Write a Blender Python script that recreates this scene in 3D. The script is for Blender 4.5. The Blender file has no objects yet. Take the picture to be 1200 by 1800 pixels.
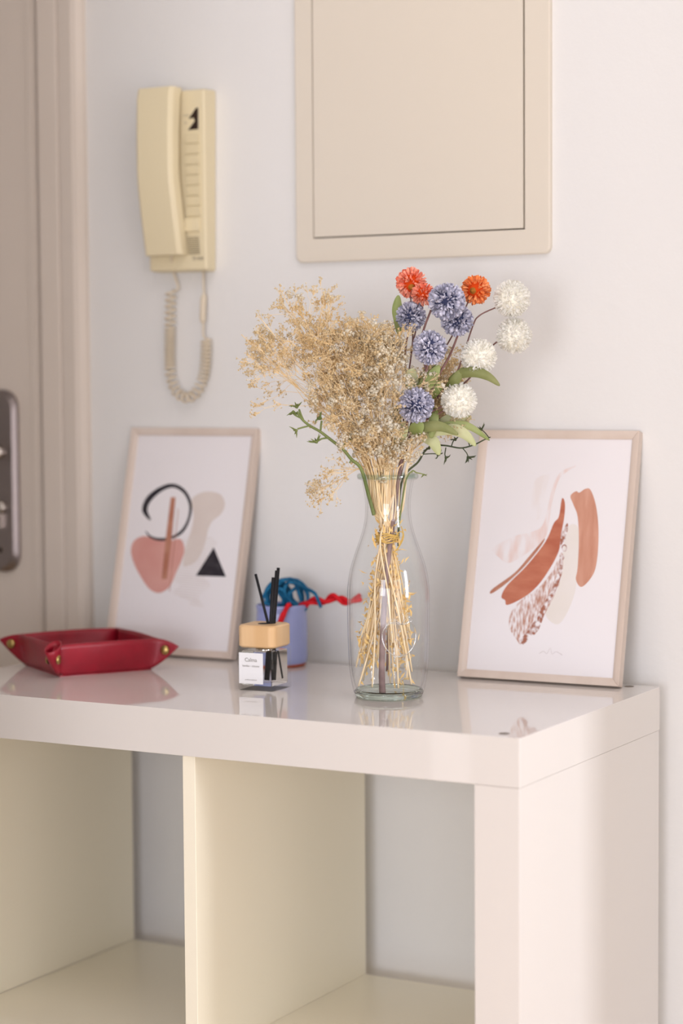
import bpy, math, random
from mathutils import Vector, Matrix
from mathutils.geometry import tessellate_polygon
V = Vector
S = 0.01            # all helper coordinates are centimetres
scene = bpy.context.scene
# ------------------------------------------------------------------ camera
CAM = V((85.12, -187.94, 35.56)); YAW, PITCH, ROLL, FPX = 0.50970574, 0.0632918, -0.0068187, 3692.45
FW = V((-math.sin(YAW)*math.cos(PITCH), math.cos(YAW)*math.cos(PITCH), -math.sin(PITCH)))
_r = V((math.cos(YAW), math.sin(YAW), 0)); _u = _r.cross(FW)
RT = _r*math.cos(ROLL) + _u*math.sin(ROLL); UP = -_r*math.sin(ROLL) + _u*math.cos(ROLL)
cd = bpy.data.cameras.new('camera'); co = bpy.data.objects.new('camera', cd); scene.collection.objects.link(co)
m3 = Matrix((RT, UP, -FW)).transposed()
co.matrix_world = Matrix.Translation(CAM*S) @ m3.to_4x4()
cd.sensor_fit = 'VERTICAL'; cd.sensor_height = 36; cd.sensor_width = 24; cd.lens = FPX/1800*36
cd.dof.use_dof = True; cd.dof.focus_distance = 2.32; cd.dof.aperture_fstop = 2.5
cd.clip_start = 0.05; cd.clip_end = 50
scene.camera = co
# ------------------------------------------------------------------ light
def srgb(r, g, b):
    f = lambda c: (c/255/12.92) if c/255 <= 0.04045 else ((c/255+0.055)/1.055)**2.4
    return (f(r), f(g), f(b), 1)
w = bpy.data.worlds.new('world'); scene.world = w; w.use_nodes = True
w.node_tree.nodes['Background'].inputs[0].default_value = (0.98, 0.965, 1.07, 1)
w.node_tree.nodes['Background'].inputs[1].default_value = 0.95
def area(name, loc, target, sx, sy, power, col):
    l = bpy.data.lights.new(name, 'AREA'); l.shape = 'RECTANGLE'; l.size = sx*S; l.size_y = sy*S; l.energy = power; l.color = col
    o = bpy.data.objects.new(name, l); scene.collection.objects.link(o)
    o.location = V(loc)*S; o.rotation_euler = (V(target)-V(loc)).to_track_quat('-Z', 'Y').to_euler(); return o
area('window_light_front', (66, -371, 52), (-20, 40, 20), 85, 105, 46, (0.975, 0.985, 1.065))
area('low_front_fill', (165, -560, -8), (-20, 40, -12), 320, 140, 150, (0.975, 0.985, 1.065))  # added fill light, lifts the shelf cells from low in front
area('right_fill', (262, -150, 5), (0, -60, -10), 200, 170, 50, (0.975, 0.98, 1.065))  # added fill light for the shelf side and cell walls
area('window_light_side', (205, -13, 45), (0, 0, 0), 30, 95, 38, (0.96, 0.985, 1.08))
area('overhead_fill', (10, -70, 168), (0, -20, 0), 90, 90, 10, (1, 0.97, 1.03))  # added fill light from above, brightens the shelf top
scene.view_settings.view_transform = 'Standard'; scene.view_settings.look = 'None'
scene.view_settings.exposure = -0.98; scene.view_settings.gamma = 1; scene.view_settings.use_curve_mapping = False
# ------------------------------------------------------------------ helpers
def ray(px, py): return FW + RT*((px-600)/FPX) + UP*((900-py)/FPX)
def hit(px, py, p0, n):
    d = ray(px, py); return CAM + d*((V(p0)-CAM).dot(n)/d.dot(n))
VC = V((-24.3, 18.4, 0))                                   # vase axis
TOC = V((CAM.x-VC.x, CAM.y-VC.y, 0)).normalized()          # from the vase to the viewer
RR = V((-TOC.y, TOC.x, 0))                                 # to the viewer's right
def bq(px, py, d=0): return hit(px, py, VC+TOC*d, TOC)     # point d cm in front of the vase axis
class M:
    def __init__(s): s.v = []; s.f = []; s.mi = []; s.sm = []
    def add(s, vs, fs, mi=0, sm=True):
        b = len(s.v); s.v += [V(x) for x in vs]
        for f in fs: s.f.append([b+i for i in f]); s.mi.append(mi); s.sm.append(sm)
    def box(s, a, b, mi=0):
        x0, y0, z0 = a; x1, y1, z1 = b
        s.add([(x0,y0,z0),(x1,y0,z0),(x1,y1,z0),(x0,y1,z0),(x0,y0,z1),(x1,y0,z1),(x1,y1,z1),(x0,y1,z1)],
              [(0,3,2,1),(4,5,6,7),(0,1,5,4),(1,2,6,5),(2,3,7,6),(3,0,4,7)], mi, False)
    def tube(s, pts, r, n=6, cap=True, closed=False):
        pts = [V(p) for p in pts]; N = len(pts); rs = r if hasattr(r, '__len__') else [r]*N
        prev = None; vs = []
        for i, p in enumerate(pts):
            if closed: t = pts[(i+1) % N]-pts[i-1]
            else: t = pts[min(i+1, N-1)]-pts[max(i-1, 0)]
            if t.length < 1e-9: t = V((0, 0, 1))
            t.normalize()
            if prev is None:
                a = V((0, 0, 1)) if abs(t.z) < .9 else V((1, 0, 0)); x = t.cross(a).normalized()
            else:
                x = prev - t*prev.dot(t)
                x = x.normalized() if x.length > 1e-6 else t.orthogonal().normalized()
            prev = x; y = t.cross(x)
            for k in range(n):
                a = 2*math.pi*k/n; vs.append(p + (x*math.cos(a)+y*math.sin(a))*rs[i])
        fs = []
        for i in range(N if closed else N-1):
            j = (i+1) % N
            for k in range(n): fs.append((i*n+k, i*n+(k+1) % n, j*n+(k+1) % n, j*n+k))
        if cap and not closed: fs.append(tuple(range(n))[::-1]); fs.append(tuple((N-1)*n+k for k in range(n)))
        s.add(vs, fs)
    def lathe(s, c, prof, n=64, axis=None, mi=0, close=False):
        c = V(c); q = (V((0,0,1)).rotation_difference(V(axis).normalized())) if axis else None
        vs = []
        for r, z in prof:
            for k in range(n):
                a = 2*math.pi*k/n; p = V((r*math.cos(a), r*math.sin(a), z)); vs.append(c+(q @ p if q else p))
        fs = []; P = len(prof)
        for i in range(P if close else P-1):
            j = (i+1) % P
            for k in range(n): fs.append((i*n+k, i*n+(k+1) % n, j*n+(k+1) % n, j*n+k))
        s.add(vs, fs, mi)
    def poly(s, pts, mi=0):
        pts = [V(p) for p in pts]; t = tessellate_polygon([pts]); s.add(pts, [tuple(x) for x in t], mi, False)
def cr(pts, n=6, closed=False):
    pts = [V(p) for p in pts]; N = len(pts); out = []
    for i in range(N if closed else N-1):
        g = (lambda k: pts[k % N]) if closed else (lambda k: pts[min(max(k, 0), N-1)])
        a, b, c, d = g(i-1), g(i), g(i+1), g(i+2)
        for k in range(n):
            t = k/n; out.append(0.5*((2*b)+(c-a)*t+(2*a-5*b+4*c-d)*t*t+(3*b-a-3*c+d)*t**3))
    if not closed: out.append(pts[-1])
    return out
def put(name, m, mats, parent=None, loc=None, local=False, bevel=0, kind=None, solid=0):
    """link mesh collector m as one object; world-space vertices unless local"""
    me = bpy.data.meshes.new(name)
    base = V((0, 0, 0)) if local else (V(loc) if loc is not None else (V(parent.location)/S if parent else V((0, 0, 0))))
    gp = parent.parent if (parent and parent.parent) else None
    if gp and not local: base = V(gp.location)/S
    me.from_pydata([((p-base)*S)[:] for p in m.v], [], m.f)
    mats = mats if isinstance(mats, (list, tuple)) else [mats]
    for x in mats: me.materials.append(x)
    me.polygons.foreach_set('material_index', m.mi); me.polygons.foreach_set('use_smooth', m.sm); me.update()
    o = bpy.data.objects.new(name, me); scene.collection.objects.link(o)
    if parent: o.parent = parent
    elif loc is not None: o.location = V(loc)*S
    if bevel:
        b = o.modifiers.new('bevel', 'BEVEL'); b.width = bevel*S; b.segments = 3; b.limit_method = 'ANGLE'; b.angle_limit = 0.6; b.harden_normals = True
        me.polygons.foreach_set('use_smooth', [True]*len(me.polygons))
    if solid:
        b = o.modifiers.new('thickness', 'SOLIDIFY'); b.thickness = solid*S; b.offset = 0
    if kind: o['kind'] = kind
    return o
def thing(name, label, cat, loc=(0, 0, 0), group=None, rot=None):
    o = bpy.data.objects.new(name, None); o.empty_display_size = 0.02; scene.collection.objects.link(o)
    o.location = V(loc)*S; o['label'] = label; o['category'] = cat
    if rot is not None: o.rotation_euler = rot
    if group: o['group'] = group
    return o
def tag(o, label, cat, group=None):
    o['label'] = label; o['category'] = cat
    if group: o['group'] = group
    return o
def text(name, s, size, mat, parent, mw, align='CENTER', extrude=0.0):
    c = bpy.data.curves.new(name, 'FONT'); c.body = s; c.size = size*S; c.align_x = align; c.extrude = extrude*S
    t = bpy.data.objects.new('tmp_text', c); scene.collection.objects.link(t)
    dg = bpy.context.evaluated_depsgraph_get(); me = bpy.data.meshes.new_from_object(t.evaluated_get(dg)); bpy.data.objects.remove(t)
    me.materials.clear(); me.materials.append(mat); o = bpy.data.objects.new(name, me); scene.collection.objects.link(o)
    o.parent = parent; o.matrix_local = mw; return o
# ------------------------------------------------------------------ materials
def mat(name, col, rough=0.5, spec=0.5, col2=None, scale=20, detail=4, stretch=None, bump=0, bscale=None, metal=0, sub=0, coat=0, lo=.35, hi=.65, sheen=0, trans=0):
    m = bpy.data.materials.new(name); m.use_nodes = True; nt = m.node_tree; b = nt.nodes['Principled BSDF']
    b.inputs['Base Color'].default_value = col; b.inputs['Roughness'].default_value = rough
    b.inputs['Specular IOR Level'].default_value = spec; b.inputs['Metallic'].default_value = metal
    b.inputs['Coat Weight'].default_value = coat; b.inputs['Coat Roughness'].default_value = .05
    if sub: b.inputs['Subsurface Weight'].default_value = sub; b.inputs['Subsurface Radius'].default_value = (.006, .004, .003)
    if sheen: b.inputs['Sheen Weight'].default_value = sheen
    tc = nt.nodes.new('ShaderNodeTexCoord'); mp = nt.nodes.new('ShaderNodeMapping'); nt.links.new(tc.outputs['Object'], mp.inputs[0])
    if stretch: mp.inputs['Scale'].default_value = stretch
    nz = nt.nodes.new('ShaderNodeTexNoise'); nz.inputs['Scale'].default_value = scale; nz.inputs['Detail'].default_value = detail
    nt.links.new(mp.outputs[0], nz.inputs['Vector'])
    if col2:
        rp = nt.nodes.new('ShaderNodeValToRGB'); rp.color_ramp.elements[0].position = lo; rp.color_ramp.elements[1].position = hi
        rp.color_ramp.elements[0].color = col; rp.color_ramp.elements[1].color = col2
        nt.links.new(nz.outputs[0], rp.inputs[0]); nt.links.new(rp.outputs[0], b.inputs['Base Color'])
    if bump:
        n2 = nt.nodes.new('ShaderNodeTexNoise'); n2.inputs['Scale'].default_value = bscale or scale; n2.inputs['Detail'].default_value = 3
        nt.links.new(mp.outputs[0], n2.inputs['Vector'])
        bp = nt.nodes.new('ShaderNodeBump'); bp.inputs['Strength'].default_value = 1; bp.inputs['Distance'].default_value = bump*S
        nt.links.new(n2.outputs[0], bp.inputs['Height']); nt.links.new(bp.outputs[0], b.inputs['Normal'])
    return m
def translucent(m, col, k):
    nt = m.node_tree; b = nt.nodes['Principled BSDF']; out = nt.nodes['Material Output']
    t = nt.nodes.new('ShaderNodeBsdfTranslucent'); t.inputs[0].default_value = col; x = nt.nodes.new('ShaderNodeMixShader'); x.inputs[0].default_value = k
    nt.links.new(b.outputs[0], x.inputs[1]); nt.links.new(t.outputs[0], x.inputs[2]); nt.links.new(x.outputs[0], out.inputs[0])
def thin_glass(name, face, edge, fres=1.45, base=.035):
    m = bpy.data.materials.new(name); m.use_nodes = True; nt = m.node_tree; nt.nodes.clear()
    out = nt.nodes.new('ShaderNodeOutputMaterial'); mx = nt.nodes.new('ShaderNodeMixShader'); tr = nt.nodes.new('ShaderNodeBsdfTransparent')
    gl = nt.nodes.new('ShaderNodeBsdfGlossy'); gl.inputs['Roughness'].default_value = 0.02
    lw = nt.nodes.new('ShaderNodeLayerWeight'); lw.inputs[0].default_value = .22
    rp = nt.nodes.new('ShaderNodeValToRGB'); rp.color_ramp.elements[0].color = face; rp.color_ramp.elements[1].color = edge
    rp.color_ramp.elements[0].position = .72; rp.color_ramp.elements[1].position = 1
    nt.links.new(lw.outputs['Facing'], rp.inputs[0]); nt.links.new(rp.outputs[0], tr.inputs[0])
    pw = nt.nodes.new('ShaderNodeMath'); pw.operation = 'POWER'; pw.inputs[1].default_value = 5; l2 = nt.nodes.new('ShaderNodeLayerWeight'); l2.inputs[0].default_value = .5
    sc_ = nt.nodes.new('ShaderNodeMath'); sc_.operation = 'MULTIPLY_ADD'; sc_.inputs[1].default_value = .8; sc_.inputs[2].default_value = base
    nt.links.new(l2.outputs['Facing'], pw.inputs[0]); nt.links.new(pw.outputs[0], sc_.inputs[0])
    nt.links.new(sc_.outputs[0], mx.inputs[0]); nt.links.new(tr.outputs[0], mx.inputs[1]); nt.links.new(gl.outputs[0], mx.inputs[2]); nt.links.new(mx.outputs[0], out.inputs[0])
    return m
WALL = mat('wall_paint', srgb(236, 234, 231), .75, .3, bump=.05, bscale=90)
TRIM = mat('cream_door_paint', srgb(228, 216, 204), .45, .4, bump=.02, bscale=30)
LACQ = mat('gloss_cream_lacquer', srgb(230, 224, 218), .045, .9, bump=.0006, bscale=25)
INNER = mat('satin_cream_warm_bounce', srgb(254, 246, 224), .3, .45)  # warmer, lighter cream: bounce light in the cells put into the colour
FLOOR = mat('oak_floor', srgb(226, 200, 166), .4, .4, srgb(212, 184, 148), 6, stretch=(1, 12, 1))
CEIL = mat('ceiling_paint', srgb(242, 240, 238), .8, .2)
PANEL = mat('cream_metal_paint', srgb(230, 220, 204), .35, .4)
GAP = mat('dark_gap', srgb(60, 48, 38), .9, .1)  # dark brown stands in for shade inside the door and panel gaps
STEEL = mat('brushed_steel', srgb(150, 140, 138), .32, .5, metal=1, bump=.004, bscale=120)
CHROME = mat('polished_steel', srgb(205, 198, 190), .12, .5, metal=1)
IVORY = mat('aged_ivory_plastic', srgb(236, 222, 186), .38, .45)
IVORY2 = mat('ivory_label', srgb(228, 214, 178), .5, .3)
GRILL = mat('grille_shadow', srgb(150, 135, 105), .7, .2)
INK = mat('dark_brown_print', srgb(52, 38, 32), .6, .2)
GREYINK = mat('grey_print', srgb(128, 118, 108), .6, .2)
CORD = mat('cream_cord', srgb(228, 214, 190), .45, .4)
WOODF = mat('pale_frame_wood', srgb(230, 215, 203), .28, .5, srgb(214, 195, 180), 14, stretch=(1, 1, .12))
PAPER = mat('print_paper', srgb(240, 235, 236), .6, .25)
BACKB = mat('backing_board', srgb(150, 118, 85), .8, .2)
BAMB = mat('bamboo_cap', srgb(236, 202, 158), .45, .4, srgb(222, 180, 130), 55, stretch=(.5, .5, .06))
REED = mat('black_reed', srgb(28, 27, 30), .6, .3)
LABEL = mat('white_label', srgb(242, 240, 240), .55, .3)
LAV = mat('lavender_glaze', srgb(152, 162, 212), .22, .5, srgb(164, 172, 218), 15)
TERRA = mat('bare_terracotta', srgb(176, 92, 70), .8, .2)
BLUEC = mat('petrol_blue_cord', srgb(22, 96, 138), .7, .3, srgb(34, 118, 160), 260, bump=.03, bscale=500)
REDC = mat('scarlet_cord', srgb(228, 24, 38), .65, .3, srgb(205, 16, 30), 200, bump=.03, bscale=400)
LEATH = mat('crimson_leather', srgb(158, 16, 40), .38, .5, srgb(140, 12, 34), 40, bump=.012, bscale=250)
LEDGE = mat('leather_cut_edge', srgb(150, 30, 45), .6, .3)
BRASS = mat('antique_brass', srgb(178, 152, 96), .3, .5, metal=1)
STRAW = mat('dried_straw', srgb(252, 230, 190), .7, .2, srgb(244, 212, 160), 40)
STRAWW = mat('pale_straw', srgb(252, 232, 198), .7, .2, srgb(244, 212, 164), 60)
BLOOM = mat('dried_blossom', srgb(255, 248, 224), .8, .2, srgb(255, 230, 182), 25); translucent(BLOOM, srgb(255, 238, 196), .55)
BLOOMW = mat('cream_blossom', srgb(255, 250, 236), .8, .2, srgb(255, 242, 216), 30); translucent(BLOOMW, srgb(255, 251, 240), .5)
CHAFF = mat('golden_chaff', srgb(246, 212, 146), .7, .2, srgb(232, 188, 112), 60)
DRAFF = mat('raffia', srgb(216, 176, 84), .6, .3)
STEMB = mat('mauve_brown_stem', srgb(138, 104, 100), .6, .3, srgb(118, 84, 78), 60)
BARK = mat('grey_mauve_bark', srgb(152, 126, 122), .7, .2, srgb(120, 96, 94), 50, bump=.05, bscale=160)
BLUE = mat('grey_blue_petal', srgb(166, 165, 186), .75, .2, srgb(220, 217, 230), 160)
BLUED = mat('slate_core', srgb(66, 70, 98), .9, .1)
WHITE = mat('cream_white_petal', srgb(255, 252, 243), .7, .25, srgb(255, 254, 250), 60); translucent(WHITE, srgb(255, 253, 246), .4)
WHITED = mat('ivory_core', srgb(250, 246, 232), .9, .1)
ORAN = mat('orange_petal', srgb(255, 140, 70), .65, .25, srgb(255, 164, 108), 70, sub=.1)
CORAL = mat('coral_petal', srgb(255, 136, 104), .65, .25, srgb(255, 182, 158), 70, sub=.1)
ORAND = mat('burnt_orange_core', srgb(214, 74, 24), .9, .1)
CALYX = mat('olive_calyx', srgb(168, 112, 44), .7, .2)
LEAF = mat('sage_leaf', srgb(134, 148, 84), .55, .3, srgb(160, 168, 110), 30)
LEAFD = mat('olive_leaf', srgb(118, 124, 72), .55, .3, srgb(142, 144, 94), 30)
LEAFL = mat('pale_leaf', srgb(184, 190, 136), .55, .3, srgb(204, 204, 160), 30)
TOM = mat('tomato_stem_green', srgb(104, 118, 66), .6, .25, srgb(130, 138, 84), 40)
TOMD = mat('tomato_stem_dark', srgb(64, 74, 52), .65, .25, srgb(88, 94, 66), 40)
VGLASS = thin_glass('clear_bottle_glass', (.992, .996, .993, 1), (.78, .85, .82, 1))
BGLASS = thin_glass('clear_square_glass', (.985, .988, .98, 1), (.80, .83, .80, 1))
GGLASS = bpy.data.materials.new('green_glass_base'); GGLASS.use_nodes = True
_b = GGLASS.node_tree.nodes['Principled BSDF']; _b.inputs['Base Color'].default_value = srgb(226, 240, 229); _b.inputs['Transmission Weight'].default_value = 1
_b.inputs['Roughness'].default_value = 0.03; _b.inputs['IOR'].default_value = 1.4
OIL = bpy.data.materials.new('perfume_oil'); OIL.use_nodes = True
_b = OIL.node_tree.nodes['Principled BSDF']; _b.inputs['Base Color'].default_value = (.97, .97, .95, 1); _b.inputs['Transmission Weight'].default_value = 1
_b.inputs['Roughness'].default_value = 0.0; _b.inputs['IOR'].default_value = 1.2
# ------------------------------------------------------------------ the setting
WY = 43.0
def struct(name, m, mt, **k):
    o = put(name, m, mt, **k); o['kind'] = 'structure'; return o
m = M(); m.box((-82.5-8, WY, -79), (160, WY+10, 172)); m.box((-300, WY, 127), (-90.5, WY+10, 172)); m.box((-300, WY, -79), (-176, WY+10, 127)); struct('wall_back', m, WALL)
m = M(); m.box((-300, -600, -84), (300, WY+10, -79)); struct('floor', m, FLOOR)
m = M(); m.box((-300, -340, 172), (300, WY+10, 178)); struct('ceiling', m, CEIL)
m = M(); m.box((-190, -60, -79), (-180, WY, 172)); struct('blocker_wall_left', m, WALL)  # unseen wall added to keep world light off the left end
m = M(); m.box((-190, -72, -79), (-40, -60, 172)); struct('blocker_wall_front', m, WALL)  # unseen partition added to block window light towards the door side
m = M(); m.box((42, 12.5, -79), (54, WY, 172)); struct('blocker_pier_right', m, WALL)  # unseen pier added to shade the shelf side and right wall
m = M(); m.box((268, -420, -79), (280, WY, 172)); struct('blocker_wall_far_right', m, WALL)  # unseen wall added to cut ambient light from the right
m = M(); m.box((-180, -60, 134), (-58, WY, 172)); struct('blocker_soffit', m, CEIL)  # invented, unseen soffit that darkens the upper left wall
# door casing: flat board, quirk and rounded outer bead
def casing(name, x0, x1):
    prof = [(x0, WY), (x0, 41.6), (x0+.25, 41.35), (x0+3.2, 41.35), (x0+3.5, 41.75), (x0+3.8, 41.3), (x0+5.9, 41.1), (x0+6.6, 41.35), (x1, 42.1), (x1, WY)]
    m = M(); vs = [(x, y, z) for z in (-79, 126.5) for x, y in prof]; n = len(prof)
    m.add(vs, [(i, i+1, n+i+1, n+i) for i in range(n-1)]+[tuple(range(n))[::-1], tuple(range(n, 2*n))], 0, False)
    return struct(name, m, TRIM)
casing('trim_1', -89.6, -82.5)
m = M(); m.box((-176, 42.2, 127), (-82.5, WY, 134)); struct('trim_2', m, TRIM, bevel=.2)
m = M(); m.box((-92, 42.7, -79), (-89.55, 47, 127)); m.box((-176, 43.6, 126.2), (-89.6, 47, 127)); struct('door_gap_shade', m, GAP)  # dark filler strips: shade of the door gap put in as colour
door = thing('door_1', '', '', (-130, 42.2, -79)); del door['label']; del door['category']; door['kind'] = 'structure'
m = M(); m.box((-175, 42.2, -78.5), (-90.4, 46, 126)); put('door_leaf', m, TRIM, door, bevel=.5)
m = M(); m.box((-94.2+2.3, 42.02, -78.5), (-90.9, 42.25, 126)); put('edge_strip', m, TRIM, door, bevel=.1)
# lock plate
m = M()
def rrect(x0, x1, z0, z1, r, n=8):
    o = []
    for cx, cz, a0 in ((x1-r, z1-r, 0), (x0+r, z1-r, 90), (x0+r, z0+r, 180), (x1-r, z0+r, 270)):
        for k in range(n+1):
            a = math.radians(a0+90*k/n); o.append((cx+r*math.cos(a), cz+r*math.sin(a)))
    return o
def plate(m, pf, yb, yf, inset=.5, mi=0):
    n = len(pf); cx = sum(p[0] for p in pf)/n; cz = sum(p[1] for p in pf)/n
    def sc(d):
        o = []
        for x, z in pf:
            dx, dz = x-cx, z-cz; o.append((x-math.copysign(min(d, abs(dx)), dx), z-math.copysign(min(d, abs(dz)), dz)))
        return o
    a = sc(0); c = sc(inset)
    vs = [(x, yb, z) for x, z in a]+[(x, (yb+yf)/2, z) for x, z in a]+[(x, yf, z) for x, z in c]
    fs = [(i, (i+1) % n, n+(i+1) % n, n+i) for i in range(n)]+[(n+i, n+(i+1) % n, 2*n+(i+1) % n, 2*n+i) for i in range(n)]+[tuple(range(2*n, 3*n))]
    m.add(vs, fs, mi, False)
plate(m, rrect(-99.4, -94.1, 9.3, 34.4, 2.4), 42.2, 41.2, .55)
esc = put('lock_plate', m, STEEL, door)
m = M(); m.lathe((-96.7, 41.2, 25.8), [(.9, 0), (.9, .5), (.7, .9), (.55, .9), (.5, 4.5), (0, 4.6)], 24, (0, -1, 0)); m.tube([(-96.7, 36.8, 25.8), (-99, 36.4, 25.8), (-108, 36.4, 25.6)], .8, 12); put('lever_handle', m, CHROME, esc)
m = M(); m.lathe((-96.8, 41.2, 18.2), [(1.0, 0), (1.0, .35), (.8, .6), (0, .6)], 24, (0, -1, 0)); m.box((-97.3, 40.6, 15.4), (-96.3, 41.2, 18)); put('key_cylinder', m, CHROME, esc)
m = M(); m.lathe((-96.9, 41.2, 12.3), [(.35, 0), (.35, .1), (0, .15)], 12, (0, -1, 0)); put('screw', m, GAP, esc)
# ------------------------------------------------------------------ shelf
sh = thing('cube_shelf', 'cream high-gloss cube storage shelf with thick frame against the wall', 'shelf', (-39.3, 19.5, -79))
W, D = 78.6, 39.0
m = M(); m.box((-W, 0, -5), (0, D, 0)); put('top_panel', m, LACQ, sh, bevel=.05)
for x0, x1 in ((-4.95, -.05), (-W+.05, -W+4.95)):
    m = M(); m.box((x0, .04, -74), (x1, D-.1, -5.03)); put('side_panel', m, LACQ, sh, bevel=.03)
m = M(); m.box((-W+.05, .04, -79), (-.05, D-.1, -74.05)); put('bottom_panel', m, LACQ, sh, bevel=.06)
m = M(); m.box((-40.1, .4, -74), (-38.5, D-.3, -5.05)); put('divider', m, INNER, sh, bevel=.05)
for x0, x1 in ((-38.48, -5.0), (-73.6, -40.12)):
    m = M(); m.box((x0, .4, -40.15), (x1, D-.6, -38.55)); put('shelf_board', m, INNER, sh, bevel=.05)
for x in (-5.04, -73.57):
    m = M()
    for z0, z1 in ((-38.5, -5.1), (-74, -40.2)): m.box((x, .5, z0), (x+.02, D-.4, z1))
    put('warm_bounce_sheet', m, INNER, sh)  # thin sheets carrying the warm cell bounce as colour
for x, y in ((-2.52, 1.9), (-3.2, 37.6)):
    m = M(); m.lathe((x, y, 0), [(.55, -.01), (.55, .03), (.42, .05), (.4, .02), (0, .02)], 24); put('screw_cover', m, GREYINK, sh)
# ------------------------------------------------------------------ wall access panel
ap = thing('access_panel', 'large cream metal access panel set in the wall above the vase', 'access panel', (-32.5, WY, 50.2))
m = M(); X0, X1, Z0, Z1 = -49.9, -15.1, 50.2, 110
o_ = rrect(X0, X1, Z0, Z1, .9, 6)
i0, i1, j0, j1 = -47.35, -18.3, 53.15, 107
def ring(m, out, inn, yb, yf):
    n = len(out); k = len(inn)//4
    a = [(x, yb, z) for x, z in out]; b = [(x, yf+.12, z) for x, z in out]
    cx = (X0+X1)/2; cz = (Z0+Z1)/2
    c = [(x+(.15 if x < cx else -.15), yf, z+(.15 if z < cz else -.15)) for x, z in out]
    m.add(a+b+c, [(i, (i+1) % n, n+(i+1) % n, n+i) for i in range(n)]+[(n+i, n+(i+1) % n, 2*n+(i+1) % n, 2*n+i) for i in range(n)], 0, False)
    # front face: four trapezoids fan
    q = n//4; cor = [inn[0], inn[1], inn[2], inn[3]]           # order matches rrect quadrants
    ci = [V((x, yf, z)) for x, z in cor]; cb = [V((x, yf+.7, z)) for x, z in cor]
    for s_ in range(4):
        seg = c[s_*q:(s_+1)*q]; nxt = c[((s_+1)*q) % n]
        m.add([ci[s_]]+seg, [(0, t, t+1) for t in range(1, q)], 0, False)
        m.add([ci[s_], seg[-1], nxt, ci[(s_+1) % 4]], [(0, 1, 2, 3)], 0, False)
        m.add([ci[s_], ci[(s_+1) % 4], cb[(s_+1) % 4], cb[s_]], [(0, 1, 2, 3)], 0, False)
ring(m, o_, [(i1, j1), (i0, j1), (i0, j0), (i1, j0)], WY, WY-.75)
put('frame', m, PANEL, ap)
m = M(); m.box((i0-.05, WY-.12, j0-.05), (i1+.05, WY-.02, j1+.05)); put('seam_shade', m, GAP, ap)  # dark sheet behind the panel seam, its shade put in as colour
m = M(); m.box((i0+.14, WY-.8, j0+.16), (i1-.24, WY-.14, j1-.2)); put('door', m, PANEL, ap, bevel=.06)
# ------------------------------------------------------------------ intercom
ic = thing('intercom', 'ivory wall intercom with handset on the left and coiled cord', 'intercom', (-66, WY, 49.6))
m = M()
zb, zt = 49.6, 72.8
vs = [(-71.2, WY, zb), (-62.3, WY, zb-.1), (-62.0, WY, zt), (-71.0, WY, zt), (-70.9, 40.3, zb+.1), (-62.0, 40.3, zb), (-61.8, 39.8, zt-.2), (-70.9, 39.8, zt-.2)]
m.add(vs, [(0, 3, 2, 1), (4, 5, 6, 7), (0, 1, 5, 4), (1, 2, 6, 5), (2, 3, 7, 6), (3, 0, 4, 7)], 0, False)
body = put('base_unit', m, IVORY, ic, bevel=.35)
def bx(name, a, b, mt, par, bev=0, lab=None):
    mm = M(); mm.box(a, b); o = put(name, mm, mt, par, bevel=bev)
    if lab: o['label'] = lab
    return o
for k in range(8):
    z = 67.0-k*1.32; yy = 40.25-(z-49.6)/23.2*.5
    bx('name_strip', (-64.85, yy-.16, z-1.18), (-62.75, yy+.1, z), IVORY2, body, .05)
bx('door_release_bar', (-65.2, 39.75, 54.6), (-62.9, 40.4, 56.3), IVORY, body, .12)
for k in range(9):
    z = 53.9-k*.26; bx('grille_slot', (-64.9+k*.02, 40.1, z-.09), (-63.1+k*.02, 40.3, z), GRILL, body)
T = lambda x, y, z: Matrix.Translation((V((x, y, z))-V((-66, WY, 49.6)))*S) @ Matrix.Rotation(math.pi/2, 4, 'X')
text('print_mark', 'TF-920', .62, GREYINK, body, T(-63.3, 40.2, 50.9))
m = M(); yl = 39.83
def onlogo(l): return [(x, yl, z) for x, z in l]
m.poly(onlogo([(-62.75, 70.25), (-63.1, 70.25), (-64.25, 68.9), (-63.45, 69.0), (-63.3, 68.6), (-64.35, 67.5), (-62.8, 67.55)])); put('print_emblem', m, INK, body)
text('print_mark', 'citofono', .32, GREYINK, body, T(-64.6, 39.84, 69.3)); text('print_mark', 'TF', .36, GREYINK, body, T(-64.7, 39.84, 68.3))
# handset: a bent slab
hs = [(72.9, 37.3, 39.6), (71.5, 36.9, 39.1), (67, 36.7, 38.7), (62.5, 36.7, 38.6), (60.8, 36.8, 38.8), (57, 37.4, 39.4), (53, 38.2, 40.0), (51.6, 38.5, 40.2)]
m = M(); vs = []
for i, (z, yf, yb) in enumerate(hs):
    wl, wr = -70.55, -64.95+(.1 if i > 4 else 0)
    vs += [(wl, yb, z), (wl, yf+.5, z), (wl+.45, yf, z), (wr-.45, yf, z), (wr, yf+.5, z), (wr, yb, z)]
n = 6; fs = [(0, 1, 2, 3, 4, 5), tuple((len(hs)-1)*n+k for k in range(n))[::-1]]
for i in range(len(hs)-1):
    for k in range(n): fs.append((i*n+k, (i+1)*n+k, (i+1)*n+(k+1) % n, i*n+(k+1) % n))
m.add(vs, fs, 0, False); hand = put('handset', m, IVORY, ic, bevel=.15)
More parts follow.
